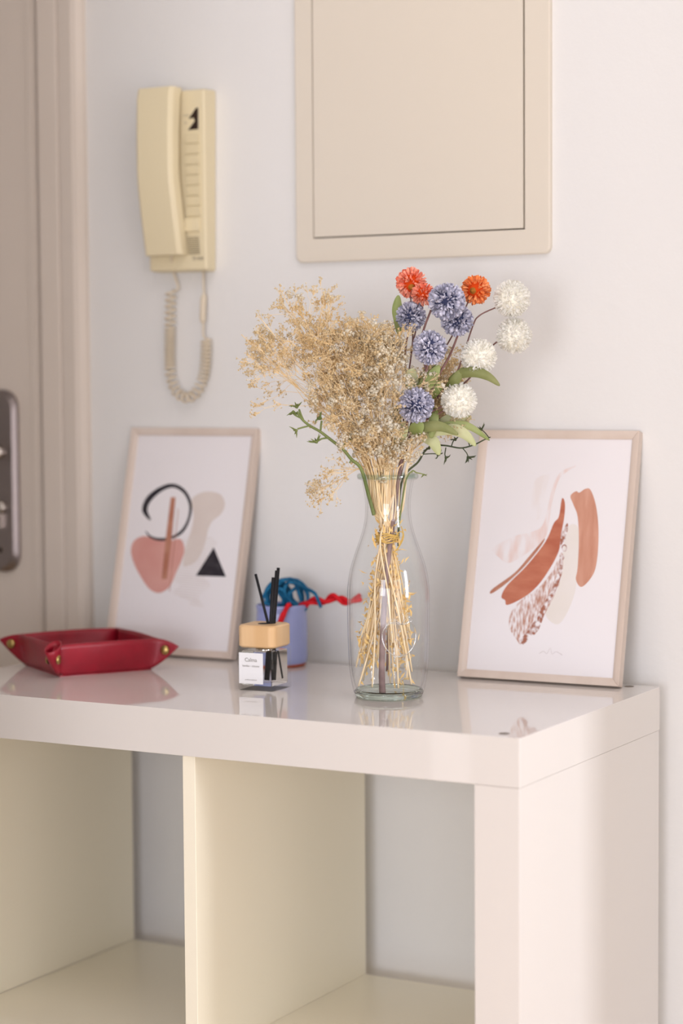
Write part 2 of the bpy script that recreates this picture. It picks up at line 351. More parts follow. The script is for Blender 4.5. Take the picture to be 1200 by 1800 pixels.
# cord: straight lead, coil, sleeve, straight lead
def wp(px, py, y=41.8): return hit(px, py, (0, y, 0), V((0, 1, 0)))
m = M()
lead = cr([wp(301, 448, 39.4), wp(303, 465, 40.6), wp(305, 480), wp(311, 498), wp(312, 508), wp(303, 513)], 5)
axis = cr([wp(300, 510), wp(299, 560), wp(298, 620), wp(300, 660), wp(310, 688), wp(328, 699), wp(344, 690), wp(356, 665), wp(361, 635), wp(362, 597)], 20)
L = [0]
for a, b in zip(axis, axis[1:]): L.append(L[-1]+(b-a).length)
coil = []; ph = 0; tot = L[-1]
def atlen(s):
    for i in range(len(L)-1):
        if L[i+1] >= s:
            t = (s-L[i])/max(1e-9, L[i+1]-L[i]); return axis[i].lerp(axis[i+1], t), (axis[i+1]-axis[i]).normalized()
    return axis[-1], (axis[-1]-axis[-2]).normalized()
s_ = 0; r_c = .62
while s_ < tot:
    f = s_/tot; pitch = .8 if f < .2 else (.5 if f < .42 else (.8 if f < .78 else .5))
    p, t = atlen(s_); x = V((0, 1, 0)); y = t.cross(x).normalized()
    coil.append(p+(x*math.cos(ph)+y*math.sin(ph))*r_c); ph += 2*math.pi/12; s_ += pitch/12
m.tube(lead+coil+cr([coil[-1], wp(358, 592), wp(357, 575)], 4)[1:]+[wp(358, 520), wp(357, 474)], .14, 7)
m.tube(cr([wp(357, 568), wp(356, 560), wp(357, 530), wp(358, 520), wp(358, 515)], 3), [.17, .25, .33, .4, .4, .4, .4, .4, .38, .3, .25, .2, .17], 10)
put('coiled_cord', m, CORD, ic)
# ------------------------------------------------------------------ framed prints
def print_frame(label, xl, xr, yfl, yfr, h, art):
    wd = math.hypot(xr-xl, yfr-yfl); yaw = math.atan2(yfr-yfl, xr-xl); t = 1.3
    lean = math.radians(13.2)
    ux = V((math.cos(yaw), math.sin(yaw), 0)); nb = V((math.sin(yaw), -math.cos(yaw), 0))
    R = Matrix.Rotation(yaw, 4, 'Z') @ Matrix.Rotation(-lean, 4, 'X')
    org = V(((xl+xr)/2, (yfl+yfr)/2, 0))+V((0, 0, t*math.sin(lean)))
    o = thing('picture_frame', label, 'picture', org); o.rotation_euler = R.to_euler()
    A = R.to_3x3(); n = A @ V((0, -1, 0))
    fw = .95
    for a in range(4):
        m = M()
        # mitred moulding: outer rect, inner rect; profile outer edge high, sloping to the sight edge
        if a == 0: q = [(-wd/2, 0), (wd/2, 0), (wd/2-fw, fw), (-wd/2+fw, fw)]
        if a == 1: q = [(wd/2, 0), (wd/2, h), (wd/2-fw, h-fw), (wd/2-fw, fw)]
        if a == 2: q = [(wd/2, h), (-wd/2, h), (-wd/2+fw, h-fw), (wd/2-fw, h-fw)]
        if a == 3: q = [(-wd/2, h), (-wd/2, 0), (-wd/2+fw, fw), (-wd/2+fw, h-fw)]
        (ax, az), (bx_, bz), (cx, cz), (dx, dz) = q
        mid = lambda p, r, k: (p[0]+(r[0]-p[0])*k, p[1]+(r[1]-p[1])*k)
        e0, e1 = mid(q[0], q[3], .45), mid(q[1], q[2], .45)
        vs = [(ax, t, az), (bx_, t, bz), (ax, .0, az), (bx_, .0, bz), (e0[0], 0, e0[1]), (e1[0], 0, e1[1]), (dx, .35, dz), (cx, .35, cz), (dx, t, dz), (cx, t, cz)]
        m.add(vs, [(0, 1, 3, 2), (2, 3, 5, 4), (4, 5, 7, 6), (6, 7, 9, 8), (8, 9, 1, 0), (0, 2, 4, 6, 8), (1, 9, 7, 5, 3)], 0, False)
        put('moulding', m, WOODF, o, local=True, bevel=.05)
    m = M(); m.box((-wd/2+.6, .5, .6), (wd/2-.6, .6, h-.6)); pp = put('paper', m, PAPER, o, local=True)
    m = M(); m.box((-wd/2+.5, .7, .5), (wd/2-.5, 1.1, h-.5)); put('backing_board', m, BACKB, o, local=True)
    Ai = A.inverted()
    def loc(px, py, k=0):
        p = Ai @ (hit(px, py, org - n*.5, n)-org); return V((p.x, .5-.006-.004*k, p.z))
    art(loc, pp)
    return o
def brush(name, c1, c2, sc=30, st=None, lo=.35, hi=.65, ang=0):
    m_ = mat(name, c1, .65, .2, c2, sc, 6, stretch=st, lo=lo, hi=hi)
    if ang: m_.node_tree.nodes['Mapping'].inputs['Rotation'].default_value = (0, ang, 0)
    return m_
PC = srgb(240, 235, 236)
A_pink = brush('blush_wash', srgb(222, 168, 158), srgb(214, 152, 142), 14)
A_beige = brush('beige_wash', srgb(226, 214, 206), srgb(220, 206, 198), 20)
A_hat = brush('beige_hatch', srgb(222, 210, 204), srgb(232, 224, 219), 60)
A_blk = brush('black_brush', srgb(48, 44, 50), srgb(84, 78, 82), 60, lo=.45, hi=.8)
A_bar = brush('copper_bar', srgb(196, 140, 116), srgb(176, 114, 92), 40)
A_rust = brush('rust_brush', srgb(200, 128, 102), srgb(184, 106, 82), 30, (1, 1, 3), ang=.6)
A_terr = brush('terracotta_brush', srgb(216, 164, 142), srgb(200, 142, 118), 30, (3, 1, .6))
A_pale = brush('pale_pink_brush', srgb(234, 212, 206), PC, 18, (4, 1, 1), .4, .6, ang=-.7)
A_faint = brush('faint_brush', srgb(237, 229, 227), PC, 22, (4, 1, 1), .4, .6, ang=-.4)
A_dry = brush('dry_brown_brush', srgb(190, 140, 120), PC, 140, (2.5, 1, .8), .36, .62, ang=-.5)
A_sand = brush('sand_brush', srgb(232, 224, 216), srgb(236, 229, 224), 18)
A_dark = brush('umber_brush', srgb(166, 108, 88), PC, 170, None, .42, .6)
A_sig = brush('pencil', srgb(205, 196, 194), PC, 50)
def artpoly(loc, par, pts, mt, k, sx, ox, oy, name, smooth=True):
    q = [loc(ox+x/sx, oy+y/sx, k) for x, y in pts]
    if smooth: q = cr(q, 5, True)
    for p in q: p.y = q[0].y
    m = M(); m.poly(q); put(name, m, mt, par, local=True)
def stroke(loc, par, pts, ws, mt, k, sx, ox, oy, name):
    c = cr([loc(ox+x/sx, oy+y/sx, k) for x, y in pts], 8); n = len(c); N = len(pts)-1
    vs = []
    for i, p in enumerate(c):
        t = (c[min(i+1, n-1)]-c[max(i-1, 0)]).normalized(); q = V((-t.z, 0, t.x)); f = i/(n-1)*N; j = min(int(f), N-1)
        w_ = (ws[j]+(ws[j+1]-ws[j])*(f-j))/sx/13.9/2
        vs += [p+q*w_, p-q*w_]
    m = M(); m.add(vs, [(2*i, 2*i+1, 2*i+3, 2*i+2) for i in range(n-1)], 0, False); put(name, m, mt, par, local=True)
def art1(loc, par):
    a = (4.09, 180, 740)
    artpoly(loc, par, [(640,570),(700,520),(770,508),(850,530),(880,600),(850,670),(790,720),(760,780),(745,850),(720,930),(680,1000),(620,1040),(580,1030),(600,900),(640,780),(655,680)], A_beige, 0, *a, 'beige_shape')
    hm = M()
    for i in range(30):
        y = 800+i*17; x0 = 600-110*math.sin(i/29*math.pi)+40*math.cos(i*.9); x1 = 790-95*(i/29)**2+30*math.sin(i*.7)
        p = [loc(180+x0/4.09, 740+(y+20)/4.09, 1), loc(180+x1/4.09, 740+(y+40)/4.09, 1), loc(180+x1/4.09, 740+(y+45)/4.09, 1), loc(180+x0/4.09, 740+(y+25)/4.09, 1)]
        hm.add(p, [(0, 1, 2, 3)], 0, False)
    o = put('hatched_shape', hm, A_hat, par, local=True)
    artpoly(loc, par, [(205,930),(230,860),(300,828),(400,850),(480,862),(560,850),(590,920),(570,1000),(530,1090),(490,1180),(440,1225),(390,1235),(330,1200),(270,1110),(225,1020)], A_pink, 2, *a, 'blush_shape')
    stroke(loc, par, [(345,712),(305,640),(335,560),(420,490),(510,465),(590,510),(632,600),(622,700),(575,790),(500,838),(420,852),(350,835),(312,795)], [10,48,52,38,28,26,24,22,26,20,22,16,8], A_blk, 3, *a, 'ring_stroke')
    artpoly(loc, par, [(492,548),(526,548),(500,830),(465,1137),(426,1137),(455,850)], A_bar, 4, *a, 'copper_bar', False)
    stroke(loc, par, [(545,630),(535,740),(508,960),(482,1225)], [5,5,7,6], A_bar, 5, *a, 'thin_line')
    artpoly(loc, par, [(800,908),(888,1120),(672,1112)], A_blk, 4, *a, 'black_triangle', False)
def art2(loc, par):
    a = (3.333, 790, 740)
    artpoly(loc, par, [(690,630),(750,620),(755,750),(750,900),(720,1050),(640,1190),(560,1130),(600,1000),(650,850)], A_sand, 0, *a, 'sand_stroke')
    artpoly(loc, par, [(252,745),(380,675),(480,650),(550,600),(600,400),(650,300),(742,262),(690,296),(640,345),(600,480),(575,640),(540,705),(430,790),(345,832),(290,800)], A_pale, 1, *a, 'pale_stroke')
    artpoly(loc, par, [(500,350),(560,315),(585,320),(560,420),(530,560),(490,580),(480,480)], A_faint, 2, *a, 'faint_stroke')
    artpoly(loc, par, [(655,770),(665,830),(645,950),(590,1070),(530,1180),(485,1250),(420,1308),(392,1280),(350,1210),(360,1120),(430,1040),(520,980),(600,880)], A_dry, 3, *a, 'dry_stroke')
    stroke(loc, par, [(650,780),(650,870),(610,990),(560,1080),(500,1210),(420,1300)], [8,24,26,22,50,30], A_dark, 4, *a, 'dry_edge')
    artpoly(loc, par, [(658,455),(675,480),(672,560),(650,680),(640,760),(590,860),(520,960),(440,1030),(340,1078),(325,1050),(303,1028),(340,960),(450,850),(560,710),(610,600),(640,560)], A_rust, 5, *a, 'rust_stroke')
    artpoly(loc, par, [(555,690),(530,740),(440,850),(340,945),(248,1010),(250,985),(380,890),(460,800)], A_bar, 4, *a, 'thin_stroke')
    artpoly(loc, par, [(708,440),(740,412),(760,420),(795,398),(826,405),(858,500),(872,640),(865,800),(840,900),(775,972),(740,930),(750,860),(757,700),(750,560),(725,490)], A_terr, 5, *a, 'terracotta_stroke')
    artpoly(loc, par, [(690,598),(690,650),(668,700),(645,740),(655,660)], A_dark, 5, *a, 'umber_stroke')
    for cx_, cy_, r_ in ((672, 745, 14), (668, 692, 9), (662, 800, 8)):
        stroke(loc, par, [(cx_+r_*math.cos(k), cy_+r_*1.3*math.sin(k)) for k in (0, 1.05, 2.1, 3.14, 4.2, 5.24, 6.28)], [6]*7, A_dark, 6, *a, 'ring_fleck')
    stroke(loc, par, [(525,1362),(550,1350),(570,1362),(590,1330),(600,1365),(625,1352),(660,1372)], [3]*7, A_sig, 5, *a, 'signature')
print_frame('pale wooden frame with print of black ring, blush heart shape and black triangle', -75.4, -55.8, 35.4, 35.4, 29.8, art1)
print_frame('pale wooden frame with print of rust and terracotta brush strokes', -23.75, -3.5, 34.6, 35.1, 29.8, art2)
# ------------------------------------------------------------------ glass vase
vase = thing('glass_vase', 'clear glass bottle vase with flared rim holding the bouquet', 'vase', VC)
outer = [(3.3, .0), (3.75, .15), (3.95, .6), (4.2, 1.8), (4.4, 3.1), (4.52, 5.2), (4.6, 8.3), (4.6, 11.4), (4.5, 13.0), (4.25, 14.4), (3.8, 15.9), (3.2, 17.6), (2.75, 19.1), (2.55, 20.4), (2.52, 21.7), (2.65, 23.0), (2.85, 24.0), (2.95, 24.3), (3.3, 24.4), (3.42, 24.65), (3.38, 24.95), (3.2, 25.05), (2.95, 25.0), (2.78, 24.7)]
inner = [(2.62, 24.0), (2.45, 23.0), (2.32, 21.7), (2.35, 20.4), (2.55, 19.1), (3.0, 17.6), (3.6, 15.9), (4.03, 14.4), (4.28, 13.0), (4.38, 11.4), (4.38, 8.3), (4.3, 5.2), (4.15, 3.1), (3.9, 1.8), (3.6, 1.0), (3.0, .75), (0, .7)]
def smooth_prof(p, n=3): return [(max(0, q.x), q.y) for q in cr([V((a, b, 0)) for a, b in p], n)]
m = M(); m.lathe(VC, [(3.5, .62)]+smooth_prof([p for p in outer if p[1] > .5])+smooth_prof(inner)[:-5], 80); put('bottle_body', m, VGLASS, vase)
m = M(); m.lathe(VC, smooth_prof([(0, .02), (2.6, .02), (3.3, 0), (3.72, .15), (3.92, .62)])+smooth_prof([(3.7, .95), (3.3, .8), (2.0, .62), (0, .58)]), 80)
o = put('base', m, GGLASS, vase); o['label'] = 'thick pale green glass base'
# rim bead
m = M(); m.lathe(VC, [(3.2+.2*math.cos(a*math.pi/6), 24.72+.26*math.sin(a*math.pi/6)) for a in range(12)], 64, close=True)
RIMG = thin_glass('green_rim_glass', (.86, .92, .88, 1), (.5, .62, .55, 1)); put('rim', m, RIMG, vase)
# embossed fruit emblem on the glass
def on_glass(a, z, r=4.62):       # a = cm to the viewer's right along the surface
    th = a/4.6; d = TOC*math.cos(th)+RR*math.sin(th); return VC+d*r+V((0, 0, z))
m = M()
ol = [(0, -2.2), (.9, -1.9), (1.7, -1.0), (2.0, .1), (1.7, 1.1), (1.0, 1.6), (.2, 1.35), (-.6, 1.6), (-1.5, 1.2), (-1.95, .2), (-1.7, -1.0), (-.9, -1.9)]
cx_, cz_ = 1.25, 7.3
m.tube(cr([on_glass(cx_+x, cz_+z) for x, z in ol], 5, True), .075, 6, closed=True)
for pts in ([(.2, 1.35), (.5, 2.0), (.2, 2.7)], [(.2, 1.35), (-.7, 2.0), (-1.1, 1.6), (0, 1.3)], [(.2, 1.35), (1.0, 2.1), (1.5, 1.7), (.4, 1.3)]):
    m.tube(cr([on_glass(cx_+x, cz_+z) for x, z in pts], 4), .05, 6)
for x, z in ((-.9, .5), (0, .6), (.9, .5), (-.5, -.3), (.5, -.3), (0, -1.1), (1.2, -.3)):
    m.tube([on_glass(cx_+x, cz_+z-.12), on_glass(cx_+x, cz_+z+.12)], .07, 6)
put('embossed_emblem', m, thin_glass('embossed_glass', (.97, .98, .97, 1), (.7, .76, .72, 1), base=.3), vase)
# ------------------------------------------------------------------ reed diffuser
DF = V((-40.1, 17.7, 0)); dif = thing('reed_diffuser', 'square glass reed diffuser with light wooden cap and black reeds', 'diffuser', DF)
ang = math.radians(4)
def dl(x, y, z): return DF+V((x*math.cos(ang)-y*math.sin(ang), x*math.sin(ang)+y*math.cos(ang), z))
def rbox(m, h, z0, z1, r, n=5, ins=0):
    pf = rrect(-h, h, -h, h, r, n); k = len(pf); s_ = (h-ins)/h
    vs = [dl(x*s_, y*s_, z0) for x, y in pf]+[dl(x, y, z0+ins) for x, y in pf]+[dl(x, y, z1-ins) for x, y in pf]+[dl(x*s_, y*s_, z1) for x, y in pf]
    fs = [(j*k+i, j*k+(i+1) % k, (j+1)*k+(i+1) % k, (j+1)*k+i) for j in range(3) for i in range(k)]+[tuple(range(k))[::-1], tuple(range(3*k, 4*k))]
    m.add(vs, fs, 0, False)
H = 2.35
m = M(); rbox(m, H, 0, 4.85, .35, 5, .12); put('bottle', m, BGLASS, dif)
m = M(); rbox(m, H-.35, .55, 4.5, .25, 4, .08); put('liquid', m, OIL, dif)
m = M(); m.lathe(DF+V((0, 0, 4.4)), [(1.05, 0), (1.05, .75), (.7, .75), (.7, 0)], 28); put('collar', m, CHROME, dif)
m = M(); rbox(m, H+.02, 4.95, 7.5, .8, 8, .18); put('cap', m, BAMB, dif)
m = M(); m.lathe(DF+V((0, 0, 7.5)), [(.75, -.02), (.75, .03), (0, .03)], 24); put('reed_hole', m, REED, dif)
m = M(); m.add([dl(-2.1, -H-.02, .8), dl(1.0, -H-.02, .8), dl(1.0, -H-.02, 4.35), dl(-2.1, -H-.02, 4.35)], [(0, 1, 2, 3)], 0, False); lb = put('label', m, LABEL, dif)
TL = lambda x, z: Matrix.Translation((dl(x, -H-.045, z)-DF)*S) @ Matrix.Rotation(ang, 4, 'Z') @ Matrix.Rotation(math.pi/2, 4, 'X')
text('print', 'Calma', .62, GREYINK, lb, TL(-.55, 3.35)); text('print', 'bambu - cotone', .34, GREYINK, lb, TL(-.55, 2.75)); text('print', 'profumo ambiente', .2, GREYINK, lb, TL(-.55, 1.2))
def dq(px, py, d): return hit(px, py, DF+TOC*d, TOC)
for a, b, d in (((473, 1104), (449, 1009), 0), ((478, 1104), (486, 1003), .2), ((481, 1104), (489, 998), -.3), ((484, 1103), (484, 1003), .5)):
    if d == .5: a, b = (475, 1104), (480, 1015)
    p = dq(*a, d*.5); q = dq(*b, d); low = p+(p-q).normalized()*6.0
    m = M(); m.tube([low, p, q], .19 if d else .16, 8); put('reed', m, REED, dif)
# ------------------------------------------------------------------ lavender cup with cords
CP = hit(507, 1166, (0, 0, 0), V((0, 0, 1))); CP = V((-48.3, 35.3, 0))
cup = thing('ceramic_cup', 'lavender blue ceramic cup with bare terracotta foot behind the diffuser', 'cup', CP)
m = M(); m.lathe(CP, [(2.85, .3), (3.12, .55), (3.2, 1.2), (3.2, 5.5), (3.12, 6.6), (3.1, 7.0), (3.2, 7.35), (3.15, 7.65), (3.0, 7.7), (2.9, 7.5), (2.85, 6.8), (2.88, 1.2), (2.5, .7), (0, .65)], 56); put('body', m, LAV, cup)
m = M(); m.lathe(CP, [(0, 0), (2.75, 0), (2.95, .15), (2.95, .5), (0, .5)], 48); o = put('foot', m, TERRA, cup); o['label'] = 'unglazed terracotta foot ring'
for i, (ch, z) in enumerate(zip('SEZA', (4.6, 3.9, 3.2, 2.5))):      # faint raised vertical lettering
    th = .12; d = TOC*math.cos(th)+RR*math.sin(th)
    rt = V((-d.y, d.x, 0)); mt3 = Matrix((rt, V((0, 0, 1)), d)).transposed()
    text('raised_letter', ch, .75, LAV, cup, Matrix.Translation((d*3.19+V((0, 0, z)))*S) @ mt3.to_4x4(), 'CENTER', .03)
rnd = random.Random(5)
CC = V((CP.x, CP.y, 0))
def cq(px, py, d): return hit(px, py, CC+TOC*d, TOC)
bp = [(500,1082),(476,1062),(467,1040),(485,1021),(508,1035),(514,1070),(500,1055),(484,1030),(496,1019),(522,1022),(532,1050),(526,1078),(508,1064),(500,1035),(518,1019),(540,1038),(536,1072),(520,1060),(492,1032),(474,1042),(472,1066),(486,1078),(500,1060),(497,1030),(478,1028),(468,1052),(480,1076),(506,1068),(512,1040),(530,1033),(552,1042),(560,1058),(564,1068)]
bp = [(x+rnd.uniform(-7, 7), min(1064, y+rnd.uniform(-4, 6))) for x, y in bp[1:-4]]+bp
bp = [(min(540, max(474, x)), y) if (y > 1056 and i < len(bp)-3) else (x, y) for i, (x, y) in enumerate(bp)]
ds = [rnd.uniform(-1.6, 1.6)*(.5 if y > 1050 else 1) for x, y in bp]; ds[-1] = ds[-2] = ds[-3] = 1.6
m = M(); m.tube(cr([cq(px, py, d) for (px, py), d in zip(bp, ds)], 8), .22, 8)
tag(put('blue_cord', m, BLUEC, loc=cq(500, 1082, 0)), 'tangled petrol blue cord looping out of the lavender cup', 'cord')
ax = cr([cq(x, y, d) for x, y, d in ((520, 1080, 0), (532, 1066, .6), (550, 1056, 1), (570, 1058, 1.2), (585, 1050, 1.4), (598, 1053, 1.6), (612, 1058, 1.6), (634, 1050, 1.8))], 10)
m = M()
for k in (0, math.pi):
    pts = []
    for i, p in enumerate(ax):
        t = (ax[min(i+1, len(ax)-1)]-ax[max(i-1, 0)]).normalized(); x = t.cross(V((0, 0, 1))).normalized(); y = t.cross(x)
        a = k+i*.2; pts.append(p+(x*math.cos(a)+y*math.sin(a))*.27)
    m.tube(pts, .29, 8)
m.tube(cr([cq(515, 1075, 1.5), cq(508, 1063, 3.2), cq(500, 1076, 3.7), cq(493, 1092, 3.9), cq(488, 1108, 3.9)], 5), [.2]*5+[.3]*6+[.36]*10, 8)
tag(put('red_cord', m, REDC, loc=ax[0]), 'twisted scarlet cord reaching from the lavender cup towards the vase', 'cord')
# ------------------------------------------------------------------ leather tray
TC = V((-68.88, 22.79, 0)); al = -.2217
dN = V((math.sin(al), math.cos(al), 0)); sN = V((dN.y, -dN.x, 0))
tray = thing('leather_tray', 'crimson leather valet tray with brass-snapped corners', 'tray', TC)
dirs = [-dN, sN, dN, -sN]; zt_ = [3.35, 3.25, 3.4, 3.45]; tipd = [10.5, 12.1, 11.6, 12.0]
m = M(); DB = 8.47
m.poly([TC+d*(DB-.05)+V((0, 0, .1)) for d in dirs]); m.poly([TC+d*DB+V((0, 0, .02)) for d in dirs][::-1])
def wallpt(a, b, u, v):
    """u 0..1 flap tip a -> flap tip b; v 0 bottom edge, 1 top edge"""
    A, B = dirs[a], dirs[b]; fl = .2
    def corner(D, tip, zt, s):     # s=1 at the tip, 0 at the corner
        DBs = 8.3; rb = DBs+(tip-DBs)*s; rt_ = 9.25+(tip-9.25)*s
        zb = zt*.86*s**1.25; ztop = 3.9+(zt-3.9)*s**2
        ztop -= .25*s**3; zb = zb+.18*s**3
        return TC+D*(rb+(rt_-rb)*v)+V((0, 0, zb+(ztop-zb)*v))
    nrm = (A+B).normalized()
    if u < fl: p = corner(A, tipd[a], zt_[a], 1-u/fl); off = .12+.28*min(1, u/fl)
    elif u > 1-fl: p = corner(B, tipd[b], zt_[b], (u-(1-fl))/fl); off = .12+.28*min(1, (1-u)/fl)
    else:
        t = (u-fl)/(1-2*fl); p = corner(A, tipd[a], zt_[a], 0).lerp(corner(B, tipd[b], zt_[b], 0), t)
        p = p+nrm*(.35*math.sin(math.pi*t)*math.sin(math.pi*v*.8))+V((0, 0, .12*math.sin(math.pi*t)*v)); off = .0
    side = (B-A).normalized()
    if u < fl: p = p+nrm*(0) + side*off*(1 if True else 0)*.45
    if u > 1-fl: p = p-side*off*.45
    return p
for a in range(4):
    b = (a+1) % 4; NU, NV = 40, 7; vs = []
    for i in range(NU+1):
        for j in range(NV+1):
            vs.append(wallpt(a, b, i/NU, j/NV))
    for _ in range(7):
        nv_ = list(vs)
        for i in range(1, NU):
            for j in range(1 if 10 < i < 30 else 0, NV+1): nv_[i*(NV+1)+j] = (vs[(i-1)*(NV+1)+j]+vs[i*(NV+1)+j]*2+vs[(i+1)*(NV+1)+j])/4
        vs = nv_
    m.add(vs, [(i*(NV+1)+j, (i+1)*(NV+1)+j, (i+1)*(NV+1)+j+1, i*(NV+1)+j+1) for i in range(NU) for j in range(NV)])
put('leather_body', m, LEATH, tray, solid=.16)
for a in range(4):
    D = dirs[a]; tip = tipd[a]
    for sgn in (1, -1):
        other = dirs[(a+1) % 4] if sgn > 0 else dirs[(a-1) % 4]
        side = (other-D).normalized(); side = (side - D*side.dot(D)).normalized()
        c = TC+D*(tip-1.75)+V((0, 0, zt_[a]*.86-.25))+side*.27
        if a == 0: c = TC+D*10.2+V((0, 0, 2.35))+side*.62
        mm = M(); mm.lathe(c, [(.58, 0), (.58, .08), (.5, .2), (.25, .28), (0, .3)], 20, tuple(side)); put('snap', mm, BRASS, tray)
# folded open mouth at the near corner
m = M(); rows = []
for k in range(7):
    f = k/6; c = TC-dN*(10.35-1.5*f**1.5)+V((0, 0, 3.9-3.6*f)); rx, ry = .72*(1-f)**.7+.12, 1.3*(1-f)**.8+.15
    rows += [c+sN*(rx*math.cos(t))-dN*(ry*math.sin(t))+V((0, 0, -.55*math.sin(t)*(1-f))) for t in [i*math.pi/12 for i in range(24)]]
m.add(rows, [(k*24+i, k*24+(i+1) % 24, (k+1)*24+(i+1) % 24, (k+1)*24+i) for k in range(6) for i in range(24)])
put('corner_fold', m, LEATH, tray, solid=.14)
# ------------------------------------------------------------------ pompom flowers
def pompom(parent, c, R, petal_mat, core_mat, n=230, back=None, seed=1, width=.16, hole=.0, core=.62):
    rn = random.Random(seed); m = M(); c = V(c)
    for i in range(n):
        z = 1-2*(i+.5)/n; a = i*2.399963+rn.uniform(-.15, .15); q = math.sqrt(max(0, 1-z*z)); d = V((q*math.cos(a), q*math.sin(a), z))
        d = (d+V((rn.gauss(0, .07), rn.gauss(0, .07), rn.gauss(0, .07)))).normalized()
        if back is not None and d.dot(back) > hole: continue
        ax_ = V((rn.gauss(0, 1), rn.gauss(0, 1), rn.gauss(0, 1))); s_ = d.cross(ax_).normalized(); t_ = d.cross(s_)
        Rr = R*rn.uniform(.93, 1.04); wv = R*width*rn.uniform(.8, 1.2); bend = R*rn.uniform(.02, .14)
        rows = ((.42, .35, 0), (.75, .75, .1), (.93, 1.0, .45), (1.0, .55, 1.0)); vs = []
        for k, ww, bb in rows:
            p = c+d*Rr*k+t_*bend*bb
            vs += [p-s_*wv*ww*.5+t_*wv*.22*ww, p-t_*wv*.18*ww, p+s_*wv*ww*.5+t_*wv*.22*ww]
        m.add(vs, [(r*3+j, r*3+j+1, r*3+j+4, r*3+j+3) for r in range(3) for j in range(2)])
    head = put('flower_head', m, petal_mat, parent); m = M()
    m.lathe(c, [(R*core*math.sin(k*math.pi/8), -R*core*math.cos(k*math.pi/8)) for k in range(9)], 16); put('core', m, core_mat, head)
    if back is not None:
        m = M(); b = V(back).normalized(); m.lathe(c+b*R*.52, [(R*.3, -R*.1), (R*.2, R*.08), (R*.1, R*.14), (.08, R*.3), (0, R*.32)], 14, tuple(b)); put('calyx', m, CALYX, head)
    return head
def leaf(parent, pts, wmax, mt, twist=0., nrm=None, fold=.25, name='leaf'):
    c = cr(pts, 6); n = len(c); m = M(); nv = V(nrm) if nrm is not None else TOC
    for i, p in enumerate(c):
        t = (c[min(i+1, n-1)]-c[max(i-1, 0)]).normalized(); f = i/(n-1)
        nn = (nv+UP*twist*(f-.3)).normalized(); s_ = t.cross(nn).normalized(); nn = s_.cross(t)
        w_ = wmax*.5*max(.04, math.sin(math.pi*min(1, f*.93+.05))**.75)
        m.v += [p-s_*w_+nn*w_*fold, p, p+s_*w_+nn*w_*fold]
        if i:
            b = (i-1)*3; m.f += [[b, b+1, b+4, b+3], [b+1, b+2, b+5, b+4]]; m.mi += [0, 0]; m.sm += [True, True]
    return put(name, m, mt, parent, solid=.03)
def stalk(parent, pts, r0, r1, mt=None, name='stem', n=8):
    c = cr(pts, 8); k = len(c); m = M(); m.tube(c, [r0+(r1-r0)*i/(k-1) for i in range(k)], n); return put(name, m, mt or STEMB, parent)
VB = lambda px, py, d=0: bq(px, py, d)
# blue branch (its woody stem is the thick one standing in the vase)
blue = thing('pompom_branch', 'artificial branch of five grey-blue pompom blooms on a thick mauve stem', 'flower branch', VB(672, 1216, 0), 'artificial pompom branches')
trunk = [VB(672, 1214, .2), VB(671, 1170, .2), VB(674, 1080, .1), VB(681, 990, 0), VB(690, 920, -.1), VB(697, 860, 0), VB(706, 800, 0)]
trunk = [p+TOC*k for p, k in zip(trunk, (1.6, 1.9, 1.7, 1.2, .6, .2, 0))]; stalk(blue, trunk, .38, .2, BARK, 'woody_stem', 10)
J = VB(706, 800, 0)
for pts, r in (([J, VB(732, 740, .5), VB(768, 665, 1), VB(790, 625, .8), VB(806, 585, .5)], .12), ([J, VB(715, 745, 1), VB(730, 720, 1.5)], .1), ([VB(732, 740, .5), VB(742, 680, 1.2), VB(755, 630, 1.8)], .1),
               ([VB(732, 740, .5), VB(748, 660, .5), VB(740, 600, .5), VB(757, 545, 1)], .12), ([VB(715, 780, 0), VB(715, 700, -1.5), VB(712, 620, -2), VB(722, 570, -2)], .1)):
    stalk(blue, pts, .16, r)
for i, (x, y, d, r) in enumerate(((785, 530, 3.0, 33), (803, 563, .3, 29), (755, 611, 2.6, 30.5), (731, 712, 3.0, 31.5), (722, 556, -1.5, 27))):
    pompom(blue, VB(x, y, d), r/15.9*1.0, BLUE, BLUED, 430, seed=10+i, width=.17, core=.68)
for pts, w_, mt in (([VB(730, 690, 0), VB(722, 665, .6), VB(727, 648, 1)], 1.6, LEAFL), ([VB(733, 690, 0), VB(752, 672, 1.2), VB(772, 642, 1.4)], 1.5, LEAF), ([VB(735, 700, 0), VB(745, 665, 0), VB(765, 640, 0)], 1.2, LEAFD),
                    ([VB(700, 760, -1), VB(695, 735, 0), VB(702, 712, 0)], 1.3, LEAF)):
    leaf(blue, pts, w_, mt)
